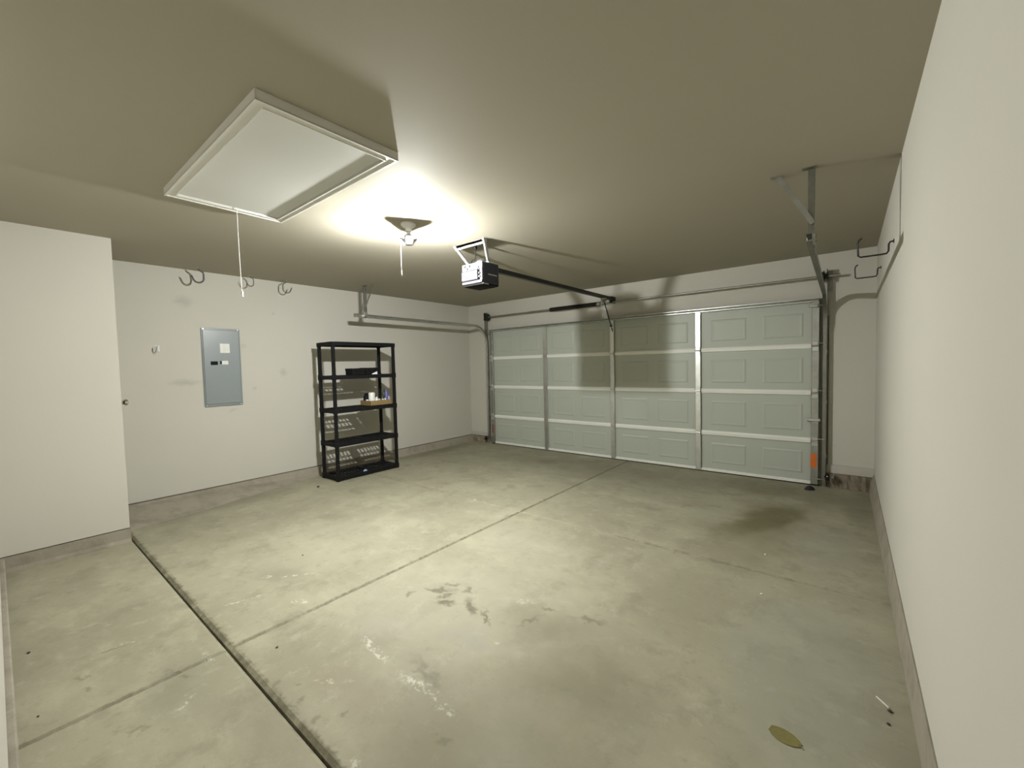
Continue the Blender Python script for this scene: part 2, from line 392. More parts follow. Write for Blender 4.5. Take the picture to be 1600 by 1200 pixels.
# stem walls / curbs at the feet of the walls
rings = []
for y, xb, xc, zc in ((YN - .1, -5.10, -5.63, .097), (1.3, -5.22, -5.63, .088), (1.9, -5.40, -5.63, .060), (2.6, -5.56, -5.625, .020), (3.4, -5.585, -5.61, .006), (D + .05, -5.565, -5.60, .004)):
    rings.append([Vector(p) for p in ((XL - .12, y, ZCL), (XL + .035, y, ZCL - .001), (xc, y, zc), (xb, y, .001), (xb, y, -.05), (XL - .12, y, -.05))])
struct(MB().loft(rings).build('baseboard_left', 'curb'))
rings = []
for y, xb in ((YB - .1, .02), (YN + .004, .028)):
    rings.append([(XN - .12, y, ZCN), (XN + .004, y, ZCN), (XN + .010, y, .03), (XN + xb, y, .001), (XN + xb, y, -.05), (XN - .12, y, -.05)])
struct(MB().loft(rings).build('baseboard_closet', 'curb'))
rings = []
for y, xb in ((YB - .1, .006), (2.0, .010), (3.2, .018), (4.5, .028), (D + .05, .040)):
    rings.append([(XR + .12, y, ZCR), (XR - .004, y, ZCR), (XR - xb * .7, y, .10), (XR - xb, y, .001), (XR - xb, y, -.05), (XR + .12, y, -.05)])
struct(MB().loft(rings).build('baseboard_right', 'curb'))
struct(MB().box(XN, XR, YB - .1, YB + .024, -.05, ZCN, .006).build('baseboard_back', 'curb'))
b = MB()
def rough_block(b, x0, x1, z1, y0, y1, n, amp):
    r = random.Random(3)
    rings = []
    for i in range(n + 1):
        x = x0 + (x1 - x0) * i / n; a = r.uniform(-amp, amp); c = r.uniform(-amp, amp)
        rings.append([(x, y1, z1), (x, y0 + .012 + c, z1), (x, y0 + a, z1 * .55), (x, y0 - .012 + c, .001), (x, y0 - .012 + c, -.05), (x, y1, -.05)])
    b.loft(rings)
rough_block(b, DXR + .03, XR - .005, .152, D - .022, D + .09, 14, .016)
struct(b.build('baseboard_front', 'curb_dark'))
b = MB(); rough_block(b, XL + .05, DXL - .01, .112, D - .03, D + .09, 14, .014)
struct(b.build('baseboard_corner', 'curb_dark'))
struct(MB().box(-.182, XR, D - .014, D + .02, .156, .249, .002).build('trim_2', 'sill'))
struct(MB().box(XL, DXL + .0, D - .012, D + .02, .118, .192, .002).build('trim_3', 'sill'))
# painted jambs beside the opening
struct(MB().box(-.176, -.150, D - .004, D + .02, .25, 2.07, .001).build('trim_4', 'wall'))
struct(MB().box(DXL - .10, DXL - .072, D - .004, D + .02, .20, 2.07, .001).build('trim_5', 'wall'))

# ------------------------------------------------------------------ sectional garage door
gd = thing('garage_door', 'wide pale grey-green sectional garage door of four steel rows, closed', 'garage door', ((DXL + DXR) / 2, D - .03, 0))
YF = D - .032                    # inner face of the steel skin
xs = [DXL, DXL + (DXR - DXL) * .2492, DXL + (DXR - DXL) * .4944, DXL + (DXR - DXL) * .7395, DXR]
zs = [0.018, .505, 1.045, 1.568, ZT]
stile_x = [(DXL + .003, DXL + .072)] + [(x - .033, x + .033) for x in xs[1:4]] + [(DXR - .072, DXR - .003)]
for r in range(4):
    z0, z1 = zs[r] + .001, zs[r + 1] - .001
    b = MB(); b.box(DXL, DXR, YF, D - .004, z0, z1)
    for c in range(4):
        for h in range(2):
            w = (xs[c + 1] - xs[c]); cx = xs[c] + w * (.275 + .45 * h); hw, zz0, zz1 = .205, z0 + .10, z1 - .115
            o4 = [(cx - hw, zz0), (cx + hw, zz0), (cx + hw, zz1), (cx - hw, zz1)]
            i4 = [(cx - hw + .022, zz0 + .022), (cx + hw - .022, zz0 + .022), (cx + hw - .022, zz1 - .022), (cx - hw + .022, zz1 - .022)]
            j4 = [(cx - hw + .045, zz0 + .045), (cx + hw - .045, zz0 + .045), (cx + hw - .045, zz1 - .045), (cx - hw + .045, zz1 - .045)]
            b.loft([[(x, YF + .002, z) for x, z in o4], [(x, YF - .006, z) for x, z in i4], [(x, YF - .0035, z) for x, z in j4]])
    sec = b.build('door_section', 'door_steel', gd)
    for k, (a, c) in enumerate(stile_x):
        m = MB(); m.box(a, c, YF - .030, YF + .001, z0 + .004, z1 - .002, .004)
        m.build('stile', 'galv_dull' if k in (0, 4) else 'galv', sec)
    for c in range(4):
        x0, x1 = stile_x[c][1] + .004, stile_x[c + 1][0] - .004
        if r > 0:      # white flanged lip along the joint under this row
            zj = zs[r]
            m = MB(); m.loft([[(x, YF + .001, zj - .024), (x, YF - .018, zj - .022), (x, YF - .022, zj + .012), (x, YF - .012, zj + .030), (x, YF + .001, zj + .032)] for x in (x0, x1)])
            lab(m.build('rail', 'door_rail', sec), 'white lip rail along the joint')
    if r > 0:
        for k, (a, c) in enumerate(stile_x):
            zj = zs[r]; m = MB()
            m.box(a + .004, c - .004, YF - .036, YF - .028, zj - .055, zj + .055, .002)
            m.tube([(a + .004, YF - .037, zj), (c - .004, YF - .037, zj)], .009, 10)
            if k in (0, 4):
                xx = c if k == 4 else a; sx = 1 if k == 4 else -1
                m.box(a + .01, c - .01, YF - .050, YF - .036, zj + .01, zj + .05, .003)
                m.cyl((xx - sx * .05, YF - .045, zj + .03), (xx + sx * .05, YF - .045, zj + .03), .006, 8)
            m.build('hinge', 'galv', sec)
    if r == 3:
        m = MB(); zt = ZT
        m.loft([[(x, YF + .001, zt - .018), (x, YF - .030, zt - .016), (x, YF - .056, zt - .012), (x, YF - .056, zt - .006), (x, YF - .034, zt + .004), (x, YF - .056, zt + .020), (x, YF - .056, zt + .026), (x, YF - .030, zt + .030), (x, YF + .001, zt + .030)] for x in (DXL + .01, DXR - .01)])
        lab(m.build('top_strut', 'galv', sec), 'galvanised strut along the top edge')
        m = MB(); xm = -2.69
        m.box(xm - .032, xm + .010, YF - .040, YF - .030, 1.60, 2.04, .002); m.box(xm - .012, xm - .006, YF - .075, YF - .036, 1.94, 2.02, .001); m.box(xm + .0, xm + .006, YF - .075, YF - .036, 1.94, 2.02, .001)
        lab(m.build('lift_bracket', 'door_rail', sec), 'white bracket the opener arm pins to')
        for sx, x in ((1, DXR - .045), (-1, DXL + .045)):
            m = MB(); m.box(x - .05, x + .03 * 1, YF - .050, YF - .029, zt - .075, zt - .035, .003)
            m.cyl((x, YF - .045, zt - .055), (x + sx * .09, YF - .045, zt - .055), .006, 8)
            m.build('top_roller_bracket', 'galv_dull', sec)
    if r == 2:
        pass
    if r == 1:
        m = MB(); z = .747
        m.box(DXR - .125, DXR + .012, YF - .042, YF - .030, z - .016, z + .016, .003)
        m.cyl((DXR - .115, YF - .036, z - .002), (DXR - .115, YF - .070, z - .002), .009, 10)
        lab(m.build('slide_lock', 'galv', sec), 'galvanised slide bolt')
    if r == 0:
        m = MB(); m.loft([[(x, YF + .002, .016), (x, YF - .018, .014), (x, YF - .018, .040), (x, YF + .002, .046)] for x in (DXL + .075, DXR - .075)])
        lab(m.build('bottom_retainer', 'door_rail', sec), 'white strip along the bottom edge')
        m = MB(); m.box(DXL, DXR, YF - .012, D - .008, .001, .018, .004)
        lab(m.build('bottom_seal', 'rubber', sec), 'black rubber seal on the floor')
        for x0, x1, z0_, z1_, mt, lb in ((-.322, -.266, .205, .362, 'orange', 'orange warning sticker'), (DXL + .012, DXL + .062, .20, .36, 'red', 'faded red warning sticker')):
            m = MB(); m.box(x0, x1, YF - .0316, YF - .0302, z0_, z1_)
            st = lab(m.build('warning_sticker', mt, sec), lb)
        for sx, x in ((1, DXR - .04), (-1, DXL + .04)):
            m = MB(); m.box(x - .034, x + .034, YF - .040, YF - .030, .02, .105, .003); m.cyl((x, YF - .045, .085), (x + sx * .09, YF - .045, .085), .006, 8)
            m.build('bottom_bracket', 'galv_dull', sec)

# ------------------------------------------------------------------ door tracks with hangers
def track(xc, s, yend, zh, label, diag_x, rise, xe, mat):
    """s = +1 when the outer side is +X"""
    t = thing('door_track', label, 'door track', (xc, D - .06, 0), 'curved galvanised door tracks')
    yc, r, w = D - .058, .32, .024
    path = [(yc, .03 + i * .2) for i in range(9)]
    path += [(yc, zh - r)]
    path += [(yc - r + r * math.cos(a), zh - r + r * math.sin(a)) for a in [PI / 2 * i / 12 for i in range(1, 13)]]
    n = 6
    path += [(yc - r + (yend - yc + r) * i / n, zh + rise * i / n) for i in range(1, n + 1)]
    xl = [xc] * (len(path) - n) + [xc + (xe - xc) * i / n for i in range(1, n + 1)]
    th = .0025; a1 = .018 * s; a0 = -.012 * s
    prof = [(a1, -w), (a0, -w), (a0, -w + .006), (a1 - th * s - .0 * s, -w + th * 1.6), (a1 - th * s, w - th * 1.6), (a0, w - .006), (a0, w), (a1, w)]
    MB().sweep_yz(prof, path, xc, xl).build('track', mat, t)
    # wall angle
    m = MB(); xo = xc + .018 * s
    xa, xb = sorted((xo, xo + .003 * s)); m.box(xa, xb, D - .082, D, .03, zh - .22)
    xa, xb = sorted((xo, xo + .020 * s)); m.box(xa, xb, D - .004, D - .001, .03, zh - .22)
    m.build('wall_angle', 'track_steel', t)
    for z in (.35, .95, 1.5):
        m = MB(); xa, xb = sorted((xo - .002 * s, xo + .006 * s)); m.box(xa, xb, D - .08, D - .04, z - .025, z + .025, .001)
        m.cyl((xo, D - .06, z), (xo + .012 * s, D - .06, z), .008, 8); m.build('jamb_bracket', 'galv', t)
    ze = zh + rise
    ys_ = yend + .17; xo = xe + .018 * s - (xe - xc) * .06
    m = MB(); xa, xb = sorted((xo, xo + .004 * s))
    m.box(xa, xb, ys_ - .014, ys_ + .014, ze - .03, H - .003)
    xa, xb = sorted((xo, xo - .032 * s)); m.box(xa, xb, ys_ + .015, ys_ + .018, ze + .04, H - .003)
    xa, xb = sorted((xo + .012 * s, xo - .06 * s)); m.box(xa, xb, ys_ - .018, ys_ + .018, H - .005, H - .0005)
    m.build('hanger_strap', 'track_steel', t)
    m = MB(); p0 = Vector((xo - .006 * s, ys_ + .010, ze + .12)); p1 = Vector((diag_x, ys_ + .02, H - .003))
    d = (p1 - p0).normalized(); q = d.cross(Vector((0, 1, 0))).normalized()
    bar(m, p0, p1, q, .014, Vector((0, .002, 0))); m.box(diag_x - .04, diag_x + .02, ys_ + .0, ys_ + .04, H - .005, H - .0005)
    m.build('diagonal_brace', 'galv_dull', t)
    m = MB(); xa, xb = sorted((xo - .034 * s, xo + .006 * s)); m.box(xa, xb, ys_ - .026, ys_ + .024, ze - .012, ze + .05, .002)
    for zz in (.005, .025, .042): m.cyl((xo - .012 * s, ys_ - .010, ze + zz), (xo + .016 * s, ys_ - .010, ze + zz), .008, 6)
    m.build('hanger_bolt_plate', 'galv_dull', t)
    xo = xc + .018 * s
    m = MB(); xa, xb = sorted((xo, xo + .004 * s)); m.box(xa, xb, D - .10, D, zh - .35, zh + .26, .001)
    xa, xb = sorted((xo - .0, xo + .05 * s)); m.box(xa, xb, D - .005, D - .001, zh + .04, zh + .26, .001)
    m.build('flag_bracket', 'galv_dull', t)
    return t
track(-.206, 1, 2.96, 2.118, 'right-hand galvanised garage door track curving to the ceiling by right wall', -.352, .008, -.184, 'track_steel')
track(-5.180, -1, 3.10, 2.150, 'left-hand galvanised garage door track above black shelving unit', -5.01, .012, -5.192, 'galv')  # lighter steel puts this track's lamp-facing brightness into its colour

# ------------------------------------------------------------------ torsion shaft over the door
ts = thing('torsion_shaft', 'long steel torsion bar with black spring mounted above the garage door', 'torsion spring', (-2.7, D - .1, 2.30))
ZS, YS = 2.315, D - .095
MB().tube([(DXL - .06, YS, ZS), (-2.5, YS, ZS), (-.07, YS, ZS)], .0127, 14).build('shaft', 'galv_dull', ts, smooth=True)
pts = []; turns = 62
for i in range(turns * 8 + 1):
    a = 2 * PI * i / 8; pts.append((-3.76 + .86 * i / (turns * 8), YS + .026 * math.cos(a), ZS + .026 * math.sin(a)))
lab(MB().tube(pts, .0072, 5).build('spring', 'dark_steel', ts, smooth=True), 'black coiled spring')
m = MB(); RX = Matrix.Translation((-2.905, YS, ZS)) @ Matrix.Rotation(PI / 2, 4, 'Y')
m.lathe([(.014, -.02), (.030, -.02), (.032, .0), (.027, .03), (.030, .045), (.014, .06)], n=16, mat=RX); m.build('winding_cone', 'galv_dull', ts, smooth=True)
m = MB(); m.box(-2.90, -2.80, D - .006, D - .001, 2.10, 2.43, .001); m.box(-2.845, -2.838, YS - .03, D, ZS - .04, ZS + .04, .001); m.cyl((-2.85, YS, ZS), (-2.83, YS, ZS), .026, 16)
for z in (2.12, 2.22, 2.41): m.cyl((-2.87, D - .02, z), (-2.87, D, z), .010, 6)
lab(m.build('center_bracket', 'galv', ts), 'galvanised anchor plate on the header')
for sx, x in ((-1, DXL - .005), (1, DXR + .01)):
    RX = Matrix.Translation((x, YS, ZS)) @ Matrix.Rotation(PI / 2, 4, 'Y')
    m = MB(); m.lathe([(.014, -.028), (.038, -.028), (.055, -.022), (.050, -.015), (.050, .015), (.062, .02), (.062, .026), (.020, .034), (.014, .034)], n=24, mat=RX)
    m.build('cable_drum', 'dark_steel', ts, smooth=True)
    m = MB(); xb = x + .050 * sx; m.box(min(xb, xb + .004), max(xb, xb + .004), YS - .04, D, ZS - .055, ZS + .075, .001); m.cyl((xb - .01, YS, ZS), (xb + .012, YS, ZS), .026, 16)
    m.build('bearing_plate', 'dark_steel', ts)

# ------------------------------------------------------------------ garage door opener
XO = -2.697
op = thing('garage_door_opener', 'dark garage door opener motor hung from ceiling with long black rail', 'door opener', (XO, 2.92, 2.16))
bx0, bx1, by0, by1, bz0, bz1 = XO - .128, XO + .128, 2.80, 3.04, 2.175, 2.385
m = MB(); m.box(bx0, bx1, by0 + .02, by1, bz0 + .012, bz1, .014, seg=2); lab(m.build('housing', 'navy_housing', op), 'charcoal motor housing')
m = MB()   # bowed underside
ring = lambda z, e: [(bx0 + e, by0 + .01 + e, z), (bx1 - e, by0 + .01 + e, z), (bx1 - e, by1 - .005 - e, z), (bx0 + e, by1 - .005 - e, z)]
m.loft([ring(bz0 + .018, .004), ring(bz0 + .002, .006), ring(bz0 - .010, .04), ring(bz0 - .013, .09)]); m.build('bottom_cover', 'black_plastic', op)
m = MB(); m.box(bx0 + .006, bx1 - .05, by0 - .012, by0 + .03, bz0 + .045, bz1 - .075, .008, seg=2); lab(m.build('light_lens', 'lens', op), 'milky white light lens')
m = MB(); m.box(bx0 - .002, bx1 - .002, by0 + .006, by0 + .026, bz1 - .07, bz1 - .006, .004); m.box(bx1 - .030, bx1 - .004, by0 + .006, by0 + .024, bz0 + .02, bz1 - .07, .003); m.box(bx0, bx1 - .004, by0 + .002, by0 + .022, bz0 + .018, bz0 + .042, .003)
for kx, kz in ((.03, .02), (.06, .045), (.09, .02), (.20, .045), (.215, .10), (.215, .13)):
    m.box(bx0 + kx, bx0 + kx + .018, by0 - .006, by0 + .01, bz1 - kz - .016, bz1 - kz, .002)
lab(m.build('rear_panel', 'chassis', op), 'bright rear chassis with terminals')
m = MB(); m.box(bx1 - .078, bx1 - .060, by0 - .004, by0 + .02, bz0 + .05, bz1 - .07, .002); lab(m.build('terminal_strip', 'black_plastic', op), 'dark terminal strip')
m = MB(); m.box(bx1 - .0005, bx1 + .0015, by0 + .085, by0 + .205, bz0 + .092, bz0 + .103, .0004); lab(m.build('name_strip', 'galv_bright', op), 'thin silver strip')
m = MB(); m.box(bx1 - .001, bx1 + .003, by0 + .012, by0 + .085, bz0 + .002, bz0 + .012, .0008); m.build('bottom_edge_glint', 'galv_bright', op)  # bright strip puts the reflection along the housing's bottom edge into colour
ZR = 2.368
m = MB(); m.box(XO + .007 - .014, XO + .007 + .014, by1 - .02, D - .10, ZR - .022, ZR + .022, .003); m.box(XO + .007 - .022, XO + .007 + .022, by1 - .02, D - .10, ZR - .024, ZR - .018); lab(m.build('rail', 'black_metal', op), 'black rail')
m = MB(); m.box(XO - .012, XO + .026, D - .135, D - .001, ZR - .06, ZR + .03, .002); m.build('header_bracket', 'black_metal', op)
m = MB(); m.box(XO - .018, XO + .032, 5.40, 5.50, ZR - .055, ZR - .016, .004); m.cyl((XO - .02, 5.455, ZR - .062), (XO + .034, 5.455, ZR - .062), .007, 10); m.build('trolley', 'galv_dull', op)
m = MB()
p0, p1 = Vector((-2.69, 5.455, 2.312)), Vector((-2.694, D - .118, 1.975)); d = (p1 - p0).normalized(); q = Vector((1, 0, 0)).cross(d).normalized()
bar(m, p0 - d * .02, p1 + d * .09, q, .012, Vector((.003, 0, 0))); m.cyl(p1 + Vector((-.02, 0, 0)), p1 + Vector((.02, 0, 0)), .008, 8)
bar(m, p1, p1 + Vector((0, .055, .012)), Vector((0, 0, 1)), .011, Vector((.004, 0, 0)))
lab(m.build('door_arm', 'black_metal', op), 'black arm down to the door')
m = MB(); m.box(XO - .215, XO + .165, 2.808, 2.838, H - .028, H - .001, .002); m.box(XO - .215, XO + .165, 2.808, 2.812, H - .045, H - .001, .001); lab(m.build('ceiling_angle', 'galv_bright', op), 'zinc angle screwed to the ceiling')
for x0, x1 in ((XO + .160, bx1 - .012), (XO - .208, bx0 + .012)):
    m = MB(); p0, p1 = Vector((x0, 2.80, H - .012)), Vector((x1, by0 + .10, bz1 - .004)); d = (p1 - p0).normalized(); q = d.cross(Vector((0, 1, 0))).normalized()
    bar(m, p0, p1, q, .014, Vector((0, .002, 0))); qq = Vector((0, 1, 0)); bar(m, p0 + q * .012, p1 + q * .012, qq, .014, q * .002)
    m.box(x1 - .03, x1 + .02, by0 + .085, by0 + .115, bz1 - .005, bz1 + .006, .001)
    m.cyl(p0 + Vector((0, -.012, 0)), p0 + Vector((0, .006, 0)), .011, 8)
    lab(m.build('hanger_strap', 'galv_bright', op), 'zinc hanger strap')
m = MB(); m.tube([(-2.700, 2.862, H - .05), (-2.701, 2.865, H - .09), (-2.706, 2.87, H - .13), (-2.722, 2.868, H - .155), (-2.745, 2.865, H - .15), (-2.76, 2.865, H - .17), (-2.765, 2.87, bz1 + .004)], .005, 8)
m.box(-2.714, -2.686, 2.848, 2.876, H - .058, H - .022, .004); lab(m.build('power_cord', 'black_plastic', op, smooth=True), 'short black cord plugged in above')
m = MB(); m.lathe([(.055, 0), (.058, .02), (.03, .045), (.001, .05)], c=(XO + .02, by0 + .12, bz1 - .002), n=20); m.build('sprocket_cover', 'galv_dull', op, smooth=True)
co = MB().box(-2.742, -2.658, 2.845, 2.905, H - .022, H - .0005, .003).build('ceiling_outlet', 'white_plastic')
tag(co, 'small white outlet box on the ceiling above the opener motor', 'outlet')

# ------------------------------------------------------------------ ceiling lamp with three folding panels
LX, LY, LZ = -2.725, 2.125, 2.402
la = thing('ceiling_light', 'lit three-panel folding work light hanging from the garage ceiling', 'ceiling light', (LX, LY, LZ))
MB().lathe([(.058, 0), (.058, -.012), (.045, -.026), (.026, -.034), (.024, -.062), (.001, -.062)], c=(LX, LY, H - .0005), n=28).build('socket', 'white_plastic', la, smooth=True)
MB().lathe([(.014, H - .06 - LZ), (.016, .09), (.034, .075), (.040, .045), (.036, .018), (.026, .006), (.001, .004)], c=(LX, LY, LZ), n=28).build('hub', 'lamp_body', la, smooth=True)
for az in (-32, 88, 208):
    a = math.radians(az); T = Matrix.Translation((LX, LY, LZ + .004)) @ Matrix.Rotation(a, 4, 'Z') @ Matrix.Translation((.026, 0, 0)) @ Matrix.Rotation(math.radians(-52), 4, 'Y')
    m = MB(); m.box(0, .068, -.028, .028, .002, .010, .003, mat=T)
    for k in range(5): m.box(.008 + k * .012, .011 + k * .012, -.024, .024, .009, .016, mat=T)
    pn = m.build('light_panel', 'lamp_body', la)
    m = MB(); m.box(.012, .050, -.016, .016, -.001, .0022, mat=T); lab(m.build('led_face', 'led', pn), 'glowing white face')
m = MB(); m.tube([(LX - .030, LY - .045, H - .03), (LX - .032, LY - .052, H - .06), (LX - .034, LY - .054, 2.30), (LX - .034, LY - .054, 2.20)], .0011, 6)
m.lathe([(.001, .0), (.004, .004), (.005, .035), (.0025, .05), (.001, .05)], c=(LX - .034, LY - .054, 2.155), n=12)
lab(m.build('pull_chain', 'sill', la, smooth=True), 'thin white pull cord')

# ------------------------------------------------------------------ attic hatch
hx0, hx1, hy0, hy1, hz = -3.283, -1.866, .718, 1.405, H - .046
ah = thing('attic_hatch', 'large white rectangular attic ladder hatch with raised trim in the ceiling', 'attic hatch', ((hx0 + hx1) / 2, (hy0 + hy1) / 2, hz))
tw = .052
def frame(m, x0, x1, y0, y1, w, z0, z1):
    o_ = [(x0, y0), (x1, y0), (x1, y1), (x0, y1)]; i_ = [(x0 + w, y0 + w), (x1 - w, y0 + w), (x1 - w, y1 - w), (x0 + w, y1 - w)]
    for k in range(4):
        j = (k + 1) % 4; m.loft([[(*o_[k], z0), (*o_[j], z0), (*i_[j], z0), (*i_[k], z0)], [(*o_[k], z1), (*o_[j], z1), (*i_[j], z1), (*i_[k], z1)]])
m = MB(); frame(m, hx0, hx1, hy0, hy1, tw, hz + .004, H - .0005); frame(m, hx0, hx1, hy0, hy1, .012, hz, hz + .006); frame(m, hx0 + tw - .008, hx1 - tw + .008, hy0 + tw - .008, hy1 - tw + .008, .008, hz, hz + .006)
m.build('trim_frame', 'hatch_trim', ah)
MB().box(hx0 + tw + .004, hx1 - tw - .004, hy0 + tw + .004, hy1 - tw - .004, hz + .012, H - .0005).build('hatch_panel', 'hatch_panel', ah)
cx, cy = -3.222, 1.092
m = MB(); m.tube([(cx, cy, hz + .014), (cx, cy, 2.36), (cx + .003, cy, 2.20), (cx + .008, cy + .002, 1.985)], .0019, 6)
pc = lab(m.build('pull_cord', 'rope', ah, smooth=True), 'white pull cord')
m = MB(); m.tube([(cx + .008, cy + .002, 1.990), (cx + .009, cy + .002, 1.975), (cx + .010, cy + .003, 1.945)], [.003, .008, .007], 10); m.build('cord_knob', 'white_plastic', pc, smooth=True)

# ------------------------------------------------------------------ breaker panel
bp = thing('breaker_panel', 'grey electrical breaker panel flush on the left wall', 'breaker panel', (XL, 1.69, 1.04))
MB().box(XL, XL + .014, 1.500, 1.883, 1.042, 1.940, .004).build('cover', 'panel_grey', bp)
dr = MB().box(XL + .0135, XL + .021, 1.510, 1.873, 1.070, 1.925, .006).build('panel_door', 'panel_grey', bp)
m = MB(); m.box(XL + .0208, XL + .026, 1.575, 1.643, 1.522, 1.562, .001); m.box(XL + .0255, XL + .030, 1.595, 1.625, 1.532, 1.552, .001); lab(m.build('latch', 'black_plastic', dr), 'black slide latch')
m = MB(); m.box(XL + .0208, XL + .0214, 1.673, 1.770, 1.660, 1.767); st = lab(m.build('paper_label', 'paper', dr), 'square white label')
m = MB()
for i, (z, w) in enumerate(((1.752, .05), (1.738, .03), (1.722, .06), (1.706, .05), (1.690, .055), (1.674, .03))): m.box(XL + .0213, XL + .0216, 1.700, 1.700 + w, z - .0012, z + .0012)
m.build('faint_print', 'paper_print', st)
m = MB(); m.box(XL + .0208, XL + .0214, 1.684, 1.748, 1.526, 1.568); st = lab(m.build('rating_label', 'paper', dr), 'small white label beside the latch')
m = MB(); m.box(XL + .0208, XL + .0216, 1.666, 1.684, 1.530, 1.566); m.build('black_square', 'black_plastic', st)
m = MB(); m.box(XL + .0213, XL + .0216, 1.700, 1.740, 1.546, 1.549); m.box(XL + .0213, XL + .0216, 1.704, 1.730, 1.536, 1.539); m.build('faint_print', 'paper_print', st)
for y in (1.520, 1.863):
    for z in (1.056, 1.932): MB().cyl((XL + .013, y, z), (XL + .017, y, z), .006, 10).build('cover_screw', 'galv', bp)

# ------------------------------------------------------------------ hooks
def bike_hook(x, y, rot, label, th=.0085, k=1.0):
    t = thing('ceiling_hook', label, 'hook', (x, y, H), 'bicycle hooks along the left wall')
    r = .046; P = [(0, 0, -.0005), (0, 0, -.02), (.012, 0, -.035), (r - .004, 0, -.055), (r, 0, -.075), (r, 0, -.115)]
    P += [(r * math.cos(a), 0, -.122 - r * math.sin(a)) for a in [PI * .95 * i / 10 for i in range(0, 11)]]
    P += [(-r - .014, 0, -.095)]
    R = Matrix.Rotation(rot, 3, 'Z'); P = [R @ (Vector(p) * k) + Vector((x, y, H)) for p in P]
    MB().tube(P[:2], .0035, 8).build('screw', 'galv', t, smooth=True)
    MB().tube(P[1:], th, 10).build('hook_bend', 'vinyl_hook', t, smooth=True)
bike_hook(-5.467, 1.450, 1.25, 'leftmost dark ceiling hook, above the breaker panel left of pull cord')
bike_hook(-5.50, 1.965, 1.7, 'middle small ceiling hook just right of the hanging pull cord', .0055, .8)
bike_hook(-5.52, 2.385, -1.75, 'ceiling hook farthest right of three, toward the shelving unit', .0065, .95)
wh = thing('wall_hook', 'small white hook on left wall, left of the grey breaker panel', 'hook', (XL, 1.115, 1.70))
m = MB(); m.box(XL, XL + .006, 1.092, 1.130, 1.668, 1.735, .003); m.lathe([(.012, 0), (.012, .006), (.001, .008)], mat=Matrix.Translation((XL + .006, 1.111, 1.715)) @ Matrix.Rotation(PI / 2, 4, 'Y'), n=12); m.build('back_plate', 'white_plastic', wh)
m = MB(); m.tube([(XL + .008, 1.111, 1.725), (XL + .025, 1.111, 1.720), (XL + .032, 1.111, 1.700), (XL + .034, 1.110, 1.682), (XL + .045, 1.108, 1.668), (XL + .066, 1.104, 1.668), (XL + .082, 1.102, 1.690), (XL + .086, 1.102, 1.728)], .0055, 8); m.build('hook_wire', 'white_plastic', wh, smooth=True)
def ladder_hook(y, z, L, label):
    t = thing('ladder_hook', label, 'hook', (XR, y, z), 'black ladder hooks on the right wall')
    P = [(XR + .0, y, z + .070), (XR - .018, y, z + .068), (XR - .026, y, z + .055), (XR - .027, y, z + .010), (XR - .036, y, z - .004), (XR - .06, y, z - .006),
         (XR - L + .012, y, z - .006), (XR - L, y, z + .004), (XR - L - .004, y, z + .085), (XR - L + .002, y, z + .105), (XR - L + .018, y, z + .118)]
    MB().tube(P, .0055, 8).build('bent_rod', 'black_metal', t, smooth=True)
    MB().lathe([(.014, 0), (.014, .003), (.008, .005), (.001, .005)], mat=Matrix.Translation((XR - .0002, y, z + .070)) @ Matrix.Rotation(-PI / 2, 4, 'Y'), n=14).build('flange', 'black_metal', t)
ladder_hook(3.68, 2.108, .178, 'nearer and larger black U-shaped hook high on the right wall')
ladder_hook(5.05, 2.166, .180, 'farther and smaller black U-shaped hook, next to the corner of right wall')

# ------------------------------------------------------------------ shelving unit
sx0, sx1, sy0, sy1 = -5.44, -5.045, 2.69, 3.625
su = thing('shelving_unit', 'black five-tier plastic shelving unit standing against the left wall', 'shelving unit', ((sx0 + sx1) / 2, (sy0 + sy1) / 2, 0))
tops = [.062, .492, .925, 1.357, 1.790]
pw = .043
for X in (sx0, sx1 - pw):
    for Y in (sy0, sy1 - pw):
        m = MB(); m.box(X + .002, X + pw - .002, Y + .002, Y + pw - .002, .0, 1.786, .006)
        for z in tops: m.box(X - .002, X + pw + .002, Y - .002, Y + pw + .002, z - .056, z + .012 if z < 1.7 else z - .002, .004)
        m.build('post', 'black_plastic', su)
def make_shelf(z, solid=False):
    m = MB(); t = .05
    for a in ((sx0 + .006, sx0 + .022, sy0 + pw, sy1 - pw), (sx1 - .022, sx1 - .006, sy0 + pw, sy1 - pw), (sx0 + pw, sx1 - pw, sy0 + .006, sy0 + .022), (sx0 + pw, sx1 - pw, sy1 - .022, sy1 - .006)):
        m.box(*a, z - t, z, .003)
    X0_, X1_, Y0_, Y1_ = sx0 + .018, sx1 - .018, sy0 + .018, sy1 - .018
    pt = .012
    if solid: m.box(X0_, X1_, Y0_, Y1_, z - pt, z - .001)
    else:
        cols = [(X0_ + .045, X0_ + .135), (X0_ + .150, X0_ + .235), (X0_ + .275, X1_ - .040)]
        xe = [X0_] + [v for c in cols for v in c] + [X1_]
        for i in range(0, len(xe), 2): m.box(xe[i], xe[i + 1], Y0_, Y1_, z - pt, z - .001)
        ym = (Y0_ + Y1_) / 2
        for c0, c1 in cols:
            for ya, yb in ((Y0_, ym - .025), (ym - .025, ym + .025), (ym + .025, Y1_)):
                if yb - ya < .06: m.box(c0, c1, ya, yb, z - pt, z - .001); continue
                n = 8; p = (yb - ya - .05) / n
                m.box(c0, c1, ya, ya + .025, z - pt, z - .001); m.box(c0, c1, yb - .025, yb, z - pt, z - .001)
                for i in range(n + 1):
                    y = ya + .025 + p * i; m.box(c0, c1, y - p * .16, y + p * .16, z - pt, z - .001)
    return m
for i, z in enumerate(tops): make_shelf(z, i == 4).build('shelf', 'black_plastic', su)

